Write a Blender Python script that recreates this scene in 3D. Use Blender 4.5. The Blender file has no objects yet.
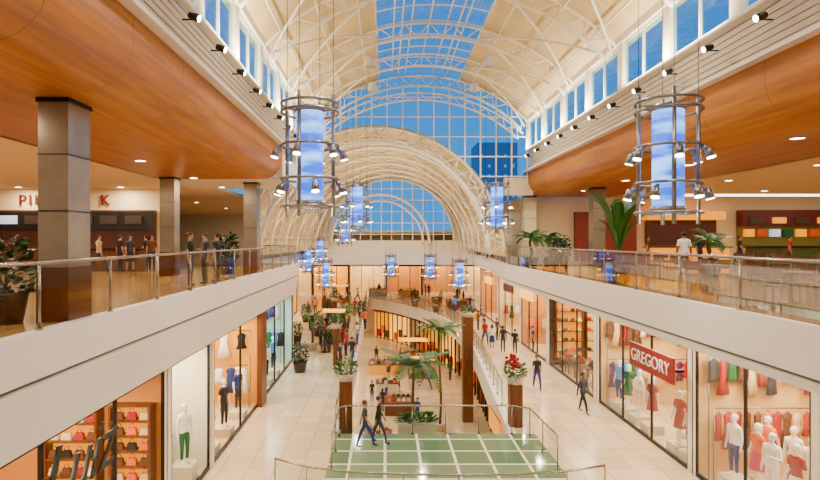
import bpy, math, random
from mathutils import Vector, Matrix
random.seed(7)
SC=bpy.context.scene
C=SC.collection
pi=math.pi
EYE=7.5; F=550.0
def lin(c):
    o=[]
    for v in c[:3]:
        v=v/255.0
        o.append(v/12.92 if v<=.04045 else ((v+.055)/1.055)**2.4)
    return (o[0],o[1],o[2],1)
def M(name,col,rough=.5,metal=0,es=0,noise=.08,scale=2.5,ecol=None,coat=0):
    m=bpy.data.materials.new(name); m.use_nodes=True
    nt=m.node_tree; b=nt.nodes['Principled BSDF']
    b.inputs['Roughness'].default_value=rough; b.inputs['Metallic'].default_value=metal
    if coat: b.inputs['Coat Weight'].default_value=coat
    tc=nt.nodes.new('ShaderNodeTexCoord'); nz=nt.nodes.new('ShaderNodeTexNoise'); nz.inputs['Scale'].default_value=scale
    nt.links.new(tc.outputs['Object'],nz.inputs['Vector'])
    mx=nt.nodes.new('ShaderNodeMix'); mx.data_type='RGBA'
    c=lin(col); d=tuple([max(0,x*(1-noise*2.5)) for x in c[:3]])+(1,)
    mx.inputs[6].default_value=c; mx.inputs[7].default_value=d
    nt.links.new(nz.outputs['Fac'],mx.inputs[0]); nt.links.new(mx.outputs[2],b.inputs['Base Color'])
    if es:
        b.inputs['Emission Color'].default_value=lin(ecol or col); b.inputs['Emission Strength'].default_value=es
    return m
def tile(name,c1,c2,mort,w,h,rough=.25,ms=.012,rz=0):
    m=M(name,c1,rough); nt=m.node_tree; b=nt.nodes['Principled BSDF']
    tc=[n for n in nt.nodes if n.type=='TEX_COORD'][0]
    mp=nt.nodes.new('ShaderNodeMapping'); mp.inputs['Rotation'].default_value=(0,0,rz)
    br=nt.nodes.new('ShaderNodeTexBrick'); br.offset=0
    br.inputs['Color1'].default_value=lin(c1); br.inputs['Color2'].default_value=lin(c2); br.inputs['Mortar'].default_value=lin(mort)
    br.inputs['Scale'].default_value=1; br.inputs['Brick Width'].default_value=w; br.inputs['Row Height'].default_value=h; br.inputs['Mortar Size'].default_value=ms
    nt.links.new(tc.outputs['Object'],mp.inputs['Vector']); nt.links.new(mp.outputs[0],br.inputs['Vector']); nt.links.new(br.outputs['Color'],b.inputs['Base Color'])
    return m
def wood(name,c1,c2,sc=(6,.35,6),rough=.35,seam=0):
    m=M(name,c1,rough); nt=m.node_tree; b=nt.nodes['Principled BSDF']
    tc=[n for n in nt.nodes if n.type=='TEX_COORD'][0]
    mp=nt.nodes.new('ShaderNodeMapping'); mp.inputs['Scale'].default_value=sc
    nz=nt.nodes.new('ShaderNodeTexNoise'); nz.inputs['Scale'].default_value=1.5; nz.inputs['Detail'].default_value=6
    cr=nt.nodes.new('ShaderNodeValToRGB'); cr.color_ramp.elements[0].position=.35; cr.color_ramp.elements[1].position=.65
    cr.color_ramp.elements[0].color=lin(c1); cr.color_ramp.elements[1].color=lin(c2)
    nt.links.new(tc.outputs['Object'],mp.inputs['Vector']); nt.links.new(mp.outputs[0],nz.inputs['Vector']); nt.links.new(nz.outputs['Fac'],cr.inputs[0])
    out=cr.outputs[0]
    if seam:
        sx=nt.nodes.new('ShaderNodeSeparateXYZ'); nt.links.new(tc.outputs['Object'],sx.inputs[0])
        a=nt.nodes.new('ShaderNodeMath'); a.operation='MODULO'; a.inputs[1].default_value=seam
        ad=nt.nodes.new('ShaderNodeMath'); ad.operation='ADD'; ad.inputs[1].default_value=100*seam
        nt.links.new(sx.outputs[1],ad.inputs[0]); nt.links.new(ad.outputs[0],a.inputs[0])
        g=nt.nodes.new('ShaderNodeMath'); g.operation='LESS_THAN'; g.inputs[1].default_value=.03
        nt.links.new(a.outputs[0],g.inputs[0])
        mx=nt.nodes.new('ShaderNodeMix'); mx.data_type='RGBA'; mx.inputs[7].default_value=tuple(x*.5 for x in lin(c1)[:3])+(1,)
        nt.links.new(g.outputs[0],mx.inputs[0]); nt.links.new(out,mx.inputs[6]); out=mx.outputs[2]
    nt.links.new(out,b.inputs['Base Color'])
    return m
def glass(name,tint,k=.3,off=.01,rough=.02):
    m=bpy.data.materials.new(name); m.use_nodes=True; nt=m.node_tree
    for n in list(nt.nodes):
        if n.type=='BSDF_PRINCIPLED': nt.nodes.remove(n)
    o=[n for n in nt.nodes if n.type=='OUTPUT_MATERIAL'][0]
    t=nt.nodes.new('ShaderNodeBsdfTransparent'); t.inputs[0].default_value=tint+(1,)
    g=nt.nodes.new('ShaderNodeBsdfGlossy'); g.inputs['Roughness'].default_value=rough
    f=nt.nodes.new('ShaderNodeFresnel'); f.inputs[0].default_value=1.35
    mm=nt.nodes.new('ShaderNodeMath'); mm.operation='MULTIPLY_ADD'; mm.inputs[1].default_value=k; mm.inputs[2].default_value=off; mm.use_clamp=True
    nt.links.new(f.outputs[0],mm.inputs[0])
    x=nt.nodes.new('ShaderNodeMixShader'); nt.links.new(mm.outputs[0],x.inputs[0]); nt.links.new(t.outputs[0],x.inputs[1]); nt.links.new(g.outputs[0],x.inputs[2])
    nt.links.new(x.outputs[0],o.inputs[0]); return m
# ---- materials
mFloor=tile('floor_tile',(214,192,156),(198,174,138),(146,126,98),.9,.9,.18)
mFloorU=tile('floor_tile_upper',(184,142,88),(162,120,72),(112,84,54),.9,.9,.15)
mGlassFloor=tile('floor_glass_block',(112,140,104),(84,114,84),(240,234,204),1.2,1.15,.08,.05)
mWhite=M('white_plaster',(236,226,206),.5,noise=.02)
mFas=M('white_fascia',(234,229,220),.35,noise=.015)
mGroove=M('groove',(120,112,100),.6)
mCeil=M('cream_ceiling',(234,210,166),.6,noise=.02)
mSteel=M('white_painted_steel',(250,244,224),.4,noise=.01)
mVault=wood('cream_corrugated_vault',(230,206,150),(212,186,128),(.2,9,.2),.6)
mWood=wood('honey_wood_panel',(190,118,14),(154,88,5),(5,.3,5),.42,2.4)
mDWood=wood('brown_wood',(112,60,14),(76,36,8),(8,8,.6),.4)
mMir=M('polished_taupe_metal',(156,144,126),.2,.4,noise=.15)
mMirB=M('bronze_base',(88,40,18),.25,.3,noise=.1)
mMetal=M('brushed_steel',(140,138,138),.3,.9)
mDark=M('dark_metal',(30,28,28),.4,.5)
mBlack=M('black',(12,11,11),.4)
mHand=M('handrail_steel',(160,150,136),.25,.9)
mRail=glass('rail_glass',(.84,.89,.84),.28,.01)
mShopG=glass('shop_glass',(.97,.98,.97),.14,.0)
mSky=glass('roof_glass',(.80,.94,1.0),.12,.0)
mLeaf=M('leaf_green',(44,100,12),.45,noise=.2)
mLeafD=M('leaf_dark',(22,66,10),.45,noise=.2)
mTrunk=M('palm_trunk',(96,64,32),.8,noise=.2,scale=9)
mPot=M('terracotta_dark_pot',(60,34,20),.5)
mPotW=M('white_pot',(208,198,176),.4)
mSkin=M('skin',(186,128,92),.5); mSkinD=M('skin_dark',(116,70,44),.5)
mHair=M('hair_black',(20,14,10),.5); mHairB=M('hair_brown',(66,38,18),.5)
mManq=M('mannequin_white',(240,236,230),.3)
mRed=M('red_enamel',(140,2,12),.35); mYel=M('yellow_paint',(240,170,4),.5,noise=.03)
mLetter=M('white_letter',(250,246,238),.5)
mWarm=M('warm_light_panel',(255,180,60),.5,es=1.8)
mWhiteE=M('white_light_panel',(255,244,225),.5,es=5)
mCanE=M('downlight_emitter',(255,240,210),.5,es=25)
mScreen=M('lit_menu_screen',(200,210,230),.4,es=.9)
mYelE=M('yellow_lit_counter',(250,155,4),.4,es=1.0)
mBeam=M('brown_sign',(84,30,16),.5)
def lampmat():
    m=M('blue_lamp_diffuser',(60,110,255),.4,es=3.4); nt=m.node_tree; b=nt.nodes['Principled BSDF']
    tc=[n for n in nt.nodes if n.type=='TEX_COORD'][0]
    lw=nt.nodes.new('ShaderNodeTexNoise'); lw.inputs['Scale'].default_value=1.5
    mp=nt.nodes.new('ShaderNodeMapping'); mp.inputs['Scale'].default_value=(.5,.5,2.2)
    nt.links.new(tc.outputs['Object'],mp.inputs[0]); nt.links.new(mp.outputs[0],lw.inputs['Vector'])
    cr=nt.nodes.new('ShaderNodeValToRGB'); e=cr.color_ramp.elements
    e[0].position=.42; e[0].color=(.0,.045,.42,1); e[1].position=.66; e[1].color=(.20,.50,1,1)
    nt.links.new(lw.outputs['Fac'],cr.inputs[0]); nt.links.new(cr.outputs[0],b.inputs['Emission Color'])
    return m
mLamp=lampmat()
cols=[(24,22,24),(50,52,70),(190,190,195),(160,8,18),(24,44,120),(222,190,138),(96,54,26),(10,96,52),(232,96,6),(190,36,96),(240,235,230),(70,140,210),(84,14,94)]
mC=[M('cloth_%s'%n,c,.8,noise=.05) for n,c in zip(['black','slate','grey','red','navy','cream','brown','green','orange','pink','white','skyblue','purple'],cols)]
# ---- geometry
class G:
    def __init__(s): s.v=[];s.f=[];s.m=[];s.s=[]
    def add(s,vs,fs,mi=0,sm=False):
        o=len(s.v); s.v+= [tuple(p) for p in vs]
        for f in fs: s.f.append([i+o for i in f]); s.m.append(mi); s.s.append(sm)
        return s
    def box(s,c,d,mi=0,rz=0,rx=0,ry=0):
        R=Matrix.Rotation(rz,3,'Z')@Matrix.Rotation(ry,3,'Y')@Matrix.Rotation(rx,3,'X'); c=Vector(c)
        vs=[c+R@Vector((x*d[0]/2,y*d[1]/2,z*d[2]/2)) for z in(-1,1) for y in(-1,1) for x in(-1,1)]
        return s.add(vs,[(0,2,3,1),(4,5,7,6),(0,1,5,4),(2,6,7,3),(0,4,6,2),(1,3,7,5)],mi)
    def bb(s,x0,x1,y0,y1,z0,z1,mi=0):
        return s.box(((x0+x1)/2,(y0+y1)/2,(z0+z1)/2),(abs(x1-x0),abs(y1-y0),abs(z1-z0)),mi)
    def cyl(s,p0,p1,r0,r1=None,n=8,mi=0):
        if r1 is None:r1=r0
        p0=Vector(p0);p1=Vector(p1);t=(p1-p0).normalized(); a=Vector((0,0,1)) if abs(t.z)<.9 else Vector((1,0,0))
        u=t.cross(a).normalized(); w=t.cross(u)
        vs=[p+ (u*math.cos(2*pi*i/n)+w*math.sin(2*pi*i/n))*r for p,r in((p0,r0),(p1,r1)) for i in range(n)]
        fs=[(i,i+n,(i+1)%n+n,(i+1)%n) for i in range(n)]
        s.add(vs,fs,mi,True); o=len(s.v)-2*n
        s.f.append([o+i for i in range(n)]);s.m.append(mi);s.s.append(False)
        s.f.append([o+n+i for i in reversed(range(n))]);s.m.append(mi);s.s.append(False); return s
    def tube(s,pts,r,n=6,mi=0,closed=False,ref=(0,1,0)):
        pts=[Vector(p) for p in pts]; k=len(pts); ref=Vector(ref); vs=[]
        for i,p in enumerate(pts):
            a=pts[(i-1)%k] if (closed or i>0) else p; b=pts[(i+1)%k] if (closed or i<k-1) else p
            t=(b-a).normalized(); u=t.cross(ref)
            if u.length<.01:u=t.cross(Vector((1,.1,0)))
            u.normalize(); w=t.cross(u)
            rr=r[i] if isinstance(r,(list,tuple)) else r
            vs+=[p+(u*math.cos(2*pi*j/n)+w*math.sin(2*pi*j/n))*rr for j in range(n)]
        fs=[]
        for i in range(k if closed else k-1):
            q=(i+1)%k
            for j in range(n): fs.append((i*n+j,i*n+(j+1)%n,q*n+(j+1)%n,q*n+j))
        if not closed: fs.append(tuple(reversed(range(n)))); fs.append(tuple((k-1)*n+j for j in range(n)))
        return s.add(vs,fs,mi,True)
    def lathe(s,prof,n=16,c=(0,0,0),mi=0):
        vs=[(c[0]+r*math.cos(2*pi*i/n),c[1]+r*math.sin(2*pi*i/n),c[2]+z) for r,z in prof for i in range(n)]
        fs=[(a*n+i,a*n+(i+1)%n,(a+1)*n+(i+1)%n,(a+1)*n+i) for a in range(len(prof)-1) for i in range(n)]
        return s.add(vs,fs,mi,True)
    def ell(s,c,r,n=10,m=6,mi=0):
        prof=[(math.sin(pi*j/m),-math.cos(pi*j/m)) for j in range(m+1)]
        vs=[(c[0]+a*r[0]*math.cos(2*pi*i/n),c[1]+a*r[1]*math.sin(2*pi*i/n),c[2]+b*r[2]) for a,b in prof for i in range(n)]
        fs=[(a*n+i,a*n+(i+1)%n,(a+1)*n+(i+1)%n,(a+1)*n+i) for a in range(m) for i in range(n)]
        return s.add(vs,fs,mi,True)
    def prism(s,poly,z0,z1,mi=0):
        n=len(poly); vs=[(x,y,z0) for x,y in poly]+[(x,y,z1) for x,y in poly]
        fs=[tuple(reversed(range(n))),tuple(range(n,2*n))]+[(i,(i+1)%n,(i+1)%n+n,i+n) for i in range(n)]
        return s.add(vs,fs,mi)
    def ext(s,prof,y0,y1,mi=0,sm=False,segs=1):
        n=len(prof); vs=[(x,y0+(y1-y0)*k/segs,z) for k in range(segs+1) for x,z in prof]
        fs=[(k*n+i,k*n+i+1,(k+1)*n+i+1,(k+1)*n+i) for k in range(segs) for i in range(n-1)]
        return s.add(vs,fs,mi,sm)
    def obj(s,name,mats,parent=None,origin=None,**kw):
        if not isinstance(mats,(list,tuple)): mats=[mats]
        if origin is None: origin=parent['org'] if (parent and 'org' in parent) else (0,0,0)
        ox,oy,oz=origin
        me=bpy.data.meshes.new(name); me.from_pydata([(a-ox,b-oy,c-oz) for a,b,c in s.v],[],s.f)
        for m in mats: me.materials.append(m)
        for p,mi,sm in zip(me.polygons,s.m,s.s): p.material_index=mi; p.use_smooth=sm
        me.update(); o=bpy.data.objects.new(name,me); C.objects.link(o)
        if parent: o.parent=parent
        else: o.location=origin
        for k,v in kw.items(): o[k]=v
        return o
def root(name,loc=(0,0,0),**kw):
    o=bpy.data.objects.new(name,None); C.objects.link(o); o.location=loc; o['org']=tuple(loc); o.empty_display_size=.2
    for k,v in kw.items(): o[k]=v
    return o
def S(g,name,mats,**kw):
    kw.setdefault('label','part of the mall building'); kw.setdefault('category','structure')
    return g.obj(name,mats,kind='structure',**kw)
templates=[]
def T(o): templates.append(o); return o
def dup(o,loc=None,rz=None,s=None,parent=None,**kw):
    n=o.copy(); C.objects.link(n)
    if parent: n.parent=parent
    if loc is not None: n.location=loc
    if rz is not None: n.rotation_euler=(0,0,rz)
    if s is not None: n.scale=(s,s,s) if not isinstance(s,tuple) else s
    for k,v in kw.items(): n[k]=v
    for ch in o.children: dup(ch,parent=n)
    return n
def textmesh(body,size,ext,mat,name,parent=None,loc=(0,0,0),rot=(0,0,0),shear=0,align='CENTER',sp=1.0,**kw):
    cu=bpy.data.curves.new(name,'FONT'); cu.body=body; cu.size=size; cu.extrude=ext; cu.shear=shear; cu.align_x=align; cu.align_y='CENTER'; cu.space_character=sp
    t=bpy.data.objects.new('tmp',cu); C.objects.link(t); bpy.context.view_layer.update()
    me=bpy.data.meshes.new_from_object(t.evaluated_get(bpy.context.evaluated_depsgraph_get())); bpy.data.objects.remove(t)
    me.name=name; me.materials.clear(); me.materials.append(mat)
    o=bpy.data.objects.new(name,me); C.objects.link(o)
    if parent:
        o.parent=parent; og=parent['org']; loc=tuple(a-b for a,b in zip(loc,og))
    o.location=loc; o.rotation_euler=rot
    for k,v in kw.items(): o[k]=v
    return o
def light(kind,loc,power,size=.3,col=(1,.86,.68),rot=(0,0,0),size_y=None,ang=120,shape='DISK'):
    l=bpy.data.lights.new('scene_light',kind); l.energy=power; l.color=col
    if kind=='AREA':
        l.shape='RECTANGLE' if size_y else shape; l.size=size
        if size_y: l.size_y=size_y
    elif kind=='SPOT': l.spot_size=math.radians(ang); l.spot_blend=.6; l.shadow_soft_size=size
    else: l.shadow_soft_size=size
    o=bpy.data.objects.new('scene_light',l); C.objects.link(o); o.location=loc; o.rotation_euler=rot
    return o
def arc(cx,cz,R,a0,a1,n,y):
    return [(cx+R*math.sin(a0+(a1-a0)*i/n),y,cz+R*math.cos(a0+(a1-a0)*i/n)) for i in range(n+1)]
def at(x,y,z0):
    Y=(EYE-z0)*F/(y-240); return ((x-385)*Y/F,Y,z0)
# ================= MAIN VAULT =================
CX=1.95; HW=6.35; R=8.82; CZ=17.0-R; AM=math.asin(HW/R); XL=-4.4; XR=8.3; SKY=math.asin(2.3/R)
for sgn in(-1,1):
    g=G(); p=[(x,z) for x,_,z in arc(CX,CZ,R+.12,sgn*SKY,sgn*(AM+.02),14,0)]
    g.ext(p,-8,32,0,True,2); S(g,'ceiling',mVault,label='cream corrugated barrel vault ceiling beside the skylight',category='ceiling')
g=G(); gf=G(); p=arc(CX,CZ,R+.12,-SKY,SKY,6,0); g.ext([(x,z) for x,_,z in p],-8,32,0)
for x,_,z in p: gf.tube([(x,-8,z-.02),(x,32,z-.02)],.04,5,ref=(0,0,1))
y=-8
while y<=32: gf.tube(arc(CX,CZ,R+.1,-SKY,SKY,6,y),.035,5); y+=1.6
w=S(g,'window_1',mSky,label='long curved rooftop skylight of blue glass panes',category='skylight')
gf.obj('window_frame',mSteel,parent=w)
def rib(cx,cz,R1,R2,a,y,n=18,r=.07,**kw):
    g=G(); A=arc(cx,cz,R1,-a,a,n*2,y); B=arc(cx,cz,R2,-a,a,n*2,y)
    g.tube(A,r,6); g.tube(B,r*1.2,6)
    for i in range(0,2*n,2):
        g.tube([B[i],A[i+1]],r*.5,4); g.tube([A[i+1],B[i+2]],r*.5,4)
    return g.obj('roof_arch',mSteel,**kw)
ys=[1.5,6,10.5,15,19.5,24,28,31.7]
for y in ys: rib(CX,CZ,R-.02,R-.62,AM,y,13,.06,label='white steel truss arch spanning the vaulted roof',category='arch',group='white roof arches')
for a in (-40,-30,-20,-8,8,20,30,40):
    a=math.radians(a); x=CX+(R-.1)*math.sin(a); z=CZ+(R-.1)*math.cos(a)
    G().tube([(x,-4,z),(x,32,z)],.04,5,ref=(0,0,1)).obj('roof_purlin',mSteel,label='white tubular steel purlin running under the vault',category='beam',group='roof purlins')
for i in range(len(ys)-1):
    for a0,a1 in((-AM,-SKY),(SKY,AM)):
        for q in(0,1):
            b0,b1=(a0,a1) if q else (a1,a0)
            pts=[]
            for k in range(9):
                t=k/8; a=b0+(b1-b0)*t; rr=R-.35 if q else R-.45; pts.append((CX+rr*math.sin(a),ys[i]+(ys[i+1]-ys[i])*t,CZ+rr*math.cos(a)))
            G().tube(pts,.05,5).obj('cross_brace',mSteel,label='thin white steel brace crossing between roof arches',category='brace',group='roof cross braces')
wn=2; tn=1
for sx,X in((-1,XL),(1,XR)):
    y=-6.0
    while y<31:
        y1=y+3.15
        g=G(); g.bb(X-.02,X+.02,y+.2,y1-.2,12.75,14.3)
        w=S(g,'window_%d'%wn,mSky,label='blue clerestory window with white frame high beside the vault',category='window'); wn+=1
        gf=G()
        for yy in (y+.2,(y+y1)/2,y1-.2): gf.bb(X-.04,X+.04,yy-.02,yy+.02,12.75,14.35)
        for zz in(12.78,14.3): gf.bb(X-.04,X+.04,y+.2,y1-.2,zz-.03,zz+.03)
        gf.obj('window_frame',mSteel,parent=w)
        y=y1
    g=G(); y=-6.0
    while y<32: g.bb(X-.1,X+.1,y-.2,y+.2,12.7,14.75); y+=3.15
    g.bb(X-.15,X+.15,-8,32,14.35,14.8); g.bb(X-.15+.3*sx,X+.15+.3*sx,-8,32,12.5,12.75)
    S(g,'wall_%s'%('left' if sx<0 else 'right'),mWhite,label='white clerestory wall piers beside the vault',category='wall')
    g=G()
    for k in range(7):
        z=11.55+k*.165
        g.ext([(X+sx*.0,z),(X+sx*.12,z+.05),(X+sx*.02,z+.15)],-8,32)
    g.bb(X+sx*.14,X+sx*.3,-8,32,11.5,12.7); g.bb(X-sx*.12,X+sx*.3,-8,32,12.66,12.76)
    g.bb(X-sx*.25,X+sx*.3,-8,32,11.44,11.53)
    S(g,'trim_%d'%tn,mWhite,label='white horizontal louvre band above the wood bulkhead',category='louvre band'); tn+=1
    yend=23.5 if sx<0 else 33
    prof=[(X,11.5),(X,10.95)]+[(X+sx*.85*(1-math.cos(t*pi/2/6)),10.95-.85*math.sin(t*pi/2/6)) for t in range(1,7)]+[(X+sx*5.3,10.1),(X+sx*5.3,10.35)]
    g=G().ext(prof,-8,yend,0,True); 
    S(g,'ceiling',mWood,label='honey coloured curved wood panel bulkhead and soffit',category='ceiling')
    g=G(); n=len(prof); g.add([(x,yend,z) for x,z in prof]+[(X+sx*5.3,yend,11.5)],[tuple(range(n+1))]); S(g,'trim_%d'%tn,mWhite,label='white end face of the wood bulkhead',category='trim'); tn+=1
g=G(); g.bb(XL-.1,XL+.02,23.5,32,10.1,11.5); g.bb(XL-5.3,XL,23.5,28,10.1,10.2); S(g,'wall_left',mWhite,label='plain white band above the gallery opening',category='wall')
g=root('spotlight'); g['org']=(0,0,0)
G().tube([(0,0,0),(.22,0,0),(.22,0,.08)],.02,5,ref=(0,1,0)).obj('bracket',mDark,parent=g)
G().cyl((.15,0,.1),(.36,0,.02),.07,.09,10).obj('lamp_head',mDark,parent=g)
G().cyl((.36,0,.02),(.37,0,.016),.075,.075,10).obj('bulb',mCanE,parent=g)
T(g)
for X,rz in((XL+.12,0),(XR-.12,pi)):
    y=4
    while y<31:
        dup(g,(X,y,12.15),rz,label='small round spotlight mounted on the white louvre band',category='spotlight',group='louvre spotlights'); y+=1.9
# ================= GABLE =================
V2=lambda Y:(-.6+(Y-32)/26*1.3,6.5,7.6+(Y-32)/26*.3)
def top1(x): return CZ+math.sqrt(max(0,R*R-(x-CX)**2))
c2,z2,r2=V2(32)
def low(x):
    d=r2*r2-(x-c2)**2
    return max(11.1,(z2+math.sqrt(d)) if d>0 else 0)
g=G(); N=60; xs=[XL+(XR-XL)*i/N for i in range(N+1)]
for a,b in zip(xs,xs[1:]): g.add([(a,32,low(a)),(b,32,low(b)),(b,32,top1(b)),(a,32,top1(a))],[(0,1,2,3)])
w=S(g,'window_%d'%wn,mSky,label='large arched gable window of blue glass with white mullions',category='window'); wn+=1
gf=G(); x=XL
while x<=XR: 
    gf.bb(x-.035,x+.035,31.94,32.06,low(x),top1(x)); x+=.905
z=11.2
while z<17:
    run=[]
    for x in xs+[999]:
        if x<100 and low(x)<=z<=top1(x): run.append(x)
        else:
            if len(run)>1: gf.bb(run[0],run[-1],31.95,32.05,z-.03,z+.03)
            run=[]
    z+=1.15
gf.obj('window_frame',mSteel,parent=w)
rib(CX,CZ-1.0,R-.1,R-.5,AM*.93,31.4,13,.05,label='white steel truss arch in front of the gable glazing',category='arch',group='white roof arches')
g=G(); g.bb(6.95,XR+.3,31.9,32.3,10.1,11.1); g.bb(8.3,30,33.6,33.9,6,10.1); S(g,'wall_back',mCeil,label='cream end wall of the gallery below the gable window',category='wall')
# ================= SECOND VAULT =================
g=G(); NY=6; NA=28; vs=[]
for k in range(NY+1):
    Y=32+26*k/NY; c,z,r=V2(Y)
    vs+=[(c+(r+.1)*math.sin(-pi/2+pi*i/NA),Y,z+(r+.1)*math.cos(-pi/2+pi*i/NA)) for i in range(NA+1)]
g.add(vs,[(k*(NA+1)+i,k*(NA+1)+i+1,(k+1)*(NA+1)+i+1,(k+1)*(NA+1)+i) for k in range(NY) for i in range(NA)],0,True)
S(g,'ceiling',wood('cream_lower_vault',(214,188,132),(196,168,112),(.2,9,.2),.6),label='lower cream barrel vault over the far atrium',category='ceiling')
for Y in (32.2,36,40.3,44.6,49,53.5,57.8):
    c,z,r=V2(Y); rib(c,z,r,r-(.9 if Y<33 else .55),pi/2*.985,Y,20,.09 if Y<33 else .075,label='white steel truss arch of the lower barrel vault',category='arch',group='lower vault arches')
for k in range(9):
    a=-pi/2*.9+pi*.9*k/8
    c,z,r=V2(32); d,z,s=V2(58)
    G().tube([(c+(r-.1)*math.sin(a),32,z+(r-.1)*math.cos(a)),(d+(s-.1)*math.sin(a),58,z+(s-.1)*math.cos(a))],.05,5,ref=(0,0,1)).obj('roof_purlin',mSteel,label='white tubular steel purlin under the lower vault',category='beam',group='lower vault purlins')
for k,(Y0,Y1) in enumerate(((32.2,36),(36,40.3),(40.3,44.6),(44.6,49),(49,53.5),(53.5,57.8))):
    for q in range(6):
        for fl in(0,1):
            a0=-pi/2*.9+pi*.9*q/6; a1=a0+pi*.9/6
            if fl:a0,a1=a1,a0
            pts=[]
            for j in range(4):
                t=j/3; Y=Y0+(Y1-Y0)*t; c,z,r=V2(Y); a=a0+(a1-a0)*t; rr=r-(.3 if fl else .38); pts.append((c+rr*math.sin(a),Y,z+rr*math.cos(a)))
            G().tube(pts,.06,4).obj('cross_brace',mSteel,label='thin white steel brace of the lower vault',category='brace',group='lower vault braces')
c,z,r=V2(58); g=G(); n=30
pts=arc(c,z+.9,r-1.3,-pi/2,pi/2,n,58.1); g.add(pts,[tuple(range(n+1))])
w=S(g,'window_%d'%wn,mSky,label='arched blue glass end window with white grid',category='window'); wn+=1
gf=G(); rr=r-1.3; x=-rr+.01
while x<rr:
    gf.bb(c+x-.04,c+x+.04,58,58.15,z+.9,z+.9+math.sqrt(rr*rr-x*x)); x+=1.1
k=.7
while k<rr: hw=math.sqrt(rr*rr-k*k); gf.bb(c-hw,c+hw,58,58.15,z+.9+k-.035,z+.9+k+.035); k+=1.2
gf.tube(arc(c,z+.9,rr,-pi/2,pi/2,n,58.0),.16,6); gf.tube(arc(c-1.2,z+.6,rr*.78,-pi/2,pi/2,n,57.6),.14,6); gf.tube(arc(c-1.2,z+.6,rr*.68,-pi/2,pi/2,n,57.6),.1,6)
gf.obj('window_frame',mSteel,parent=w)
g=G(); A=arc(c,z,r+.2,-pi/2,pi/2,n,58.2); B=arc(c,z+.9,rr,-pi/2,pi/2,n,58.2)
g.add(A+B,[(i,i+1,n+1+i+1,n+1+i) for i in range(n)]); g.bb(c-r-.2,c+r+.2,58,58.4,6,z+.95); S(g,'wall_back',mWhite,label='white end wall around the arched window',category='wall')
def bld(x,y,w,h,mat):
    g=G(); g.bb(x-w/2,x+w/2,y,y+8,-5,h,0)
    zz=10
    while zz<h-1:
        for i in range(int(w/1.6)):
            if random.random()<.5: g.bb(x-w/2+.5+i*1.6,x-w/2+1.0+i*1.6,y-.05,y,zz,zz+.6,1)
        zz+=2
    g.obj('office_tower',[mat,M('night_window',(110,160,200),.3,es=.6)],label='distant dark office tower seen through the glass roof',category='building',group='city towers')
mB=M('dusk_glow_building',(40,80,120),.8,es=.75,ecol=(44,88,132))  # tower walls emit a faint blue that stands in for dusk light
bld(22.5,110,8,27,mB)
# ================= SLABS =================
def slab(poly,z0,z1,mat,lab): S(G().prism(poly,z0,z1),'floor',mat,label=lab,category='floor')
slab([(-24,-8),(-5.55,-8),(-5.55,34.5),(-6,35.5),(-9,36.5),(-9,58),(-24,58)],5.7,6,mFloorU,'upper gallery floor of polished beige tile')
rp=[(7.35,-8),(7.35,33),(7.95,38),(8.8,46),(9.3,58)]
slab([(30,58),(30,-8)]+rp,5.7,6,mFloorU,'upper gallery floor of polished beige tile with tables')
slab([(-5.5,-8),(7.3,-8),(7.3,1.2),(-5.5,1.2)],5.7,6,mFloorU,'upper bridge floor of polished beige tile')
slab([(-24,58),(30,58),(30,75),(-24,75)],5.7,6,mFloorU,'far upper gallery floor')
def fascia(path,prof,lab):
    global tn
    g=G(); vs=[]; n=len(prof)
    for i,p in enumerate(path):
        a=Vector(path[max(0,i-1)]); b=Vector(path[min(len(path)-1,i+1)]); t=(b-a).normalized(); nn=Vector((-t.y,t.x))
        vs+=[(p[0]+nn.x*o,p[1]+nn.y*o,z) for o,z in prof]
    g.add(vs,[(i*n+j,i*n+j+1,(i+1)*n+j+1,(i+1)*n+j) for i in range(len(path)-1) for j in range(n-1)])
    for k,(f) in enumerate(g.f):
        j=k%(n-1)
        if prof[j][0]<.02 and prof[j+1][0]<.02 and j not in(0,n-2): g.m[k]=1
    S(g,'trim_%d'%tn,[mFas,mGroove],label=lab,category='fascia'); tn+=1
lp=[(-24,58),(-9,58),(-9,36.5),(-6,35.5),(-5.6,34.5),(-5.6,-8)]
lprof=[(-.2,6.02),(.1,6.04),(.12,5.3),(.01,5.27),(.01,5.22),(.1,5.2),(.02,4.2),(-.4,4.2)]
fascia(lp[1:],lprof,'white painted fascia with a recessed groove on the gallery edge')
fascia(rp,[(-.2,6.02),(.1,6.04),(.1,5.15),(.01,5.12),(.01,5.08),(.08,5.06),(.06,4.9),(-.4,4.9)],'smooth white fascia along the gallery edge')
fascia([(9.3,58),(-9,58)],[(-.2,6.02),(.1,6.04),(.1,4.9),(-.4,4.9)],'white fascia of the far cross gallery')
g=G(); g.bb(-24,-5.7,-8,35,4.2,4.3); g.bb(-24,-9.1,35,58,4.2,4.3); S(g,'ceiling',mWhite,label='white ceiling under the upper gallery',category='ceiling')
g=G(); g.prism([(x+.15,y) for x,y in rp]+[(30,58),(30,-8)],4.85,4.92); S(g,'ceiling',mWhite,label='white ceiling under the upper gallery',category='ceiling')
g=G(); g.bb(-24,30,58.5,75,4.9,5.0); S(g,'ceiling',mWhite,label='white ceiling under the far gallery',category='ceiling')
LE=[(21.3,-1.8),(30,-1.8),(40,-1.9),(50,-2.0),(60,-2.2),(70,-2.2)]
RE=[(21.3,4.9),(25,5.2),(30,5.6),(35,6.0),(39,6.2),(43,6.35),(48,6.3),(52,5.8),(56,4.9),(60,3.7),(64,2.0),(68,-.2),(70,-2.1)]
slab([(-16,21.3)]+[(x,y) for y,x in LE]+[(-16,70)],-.3,0,mFloor,'ground concourse floor of large cream tiles')
slab([(x,y) for y,x in RE]+[(20,70),(20,21.3)],-.3,0,mFloor,'ground concourse floor of large cream tiles')
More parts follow.
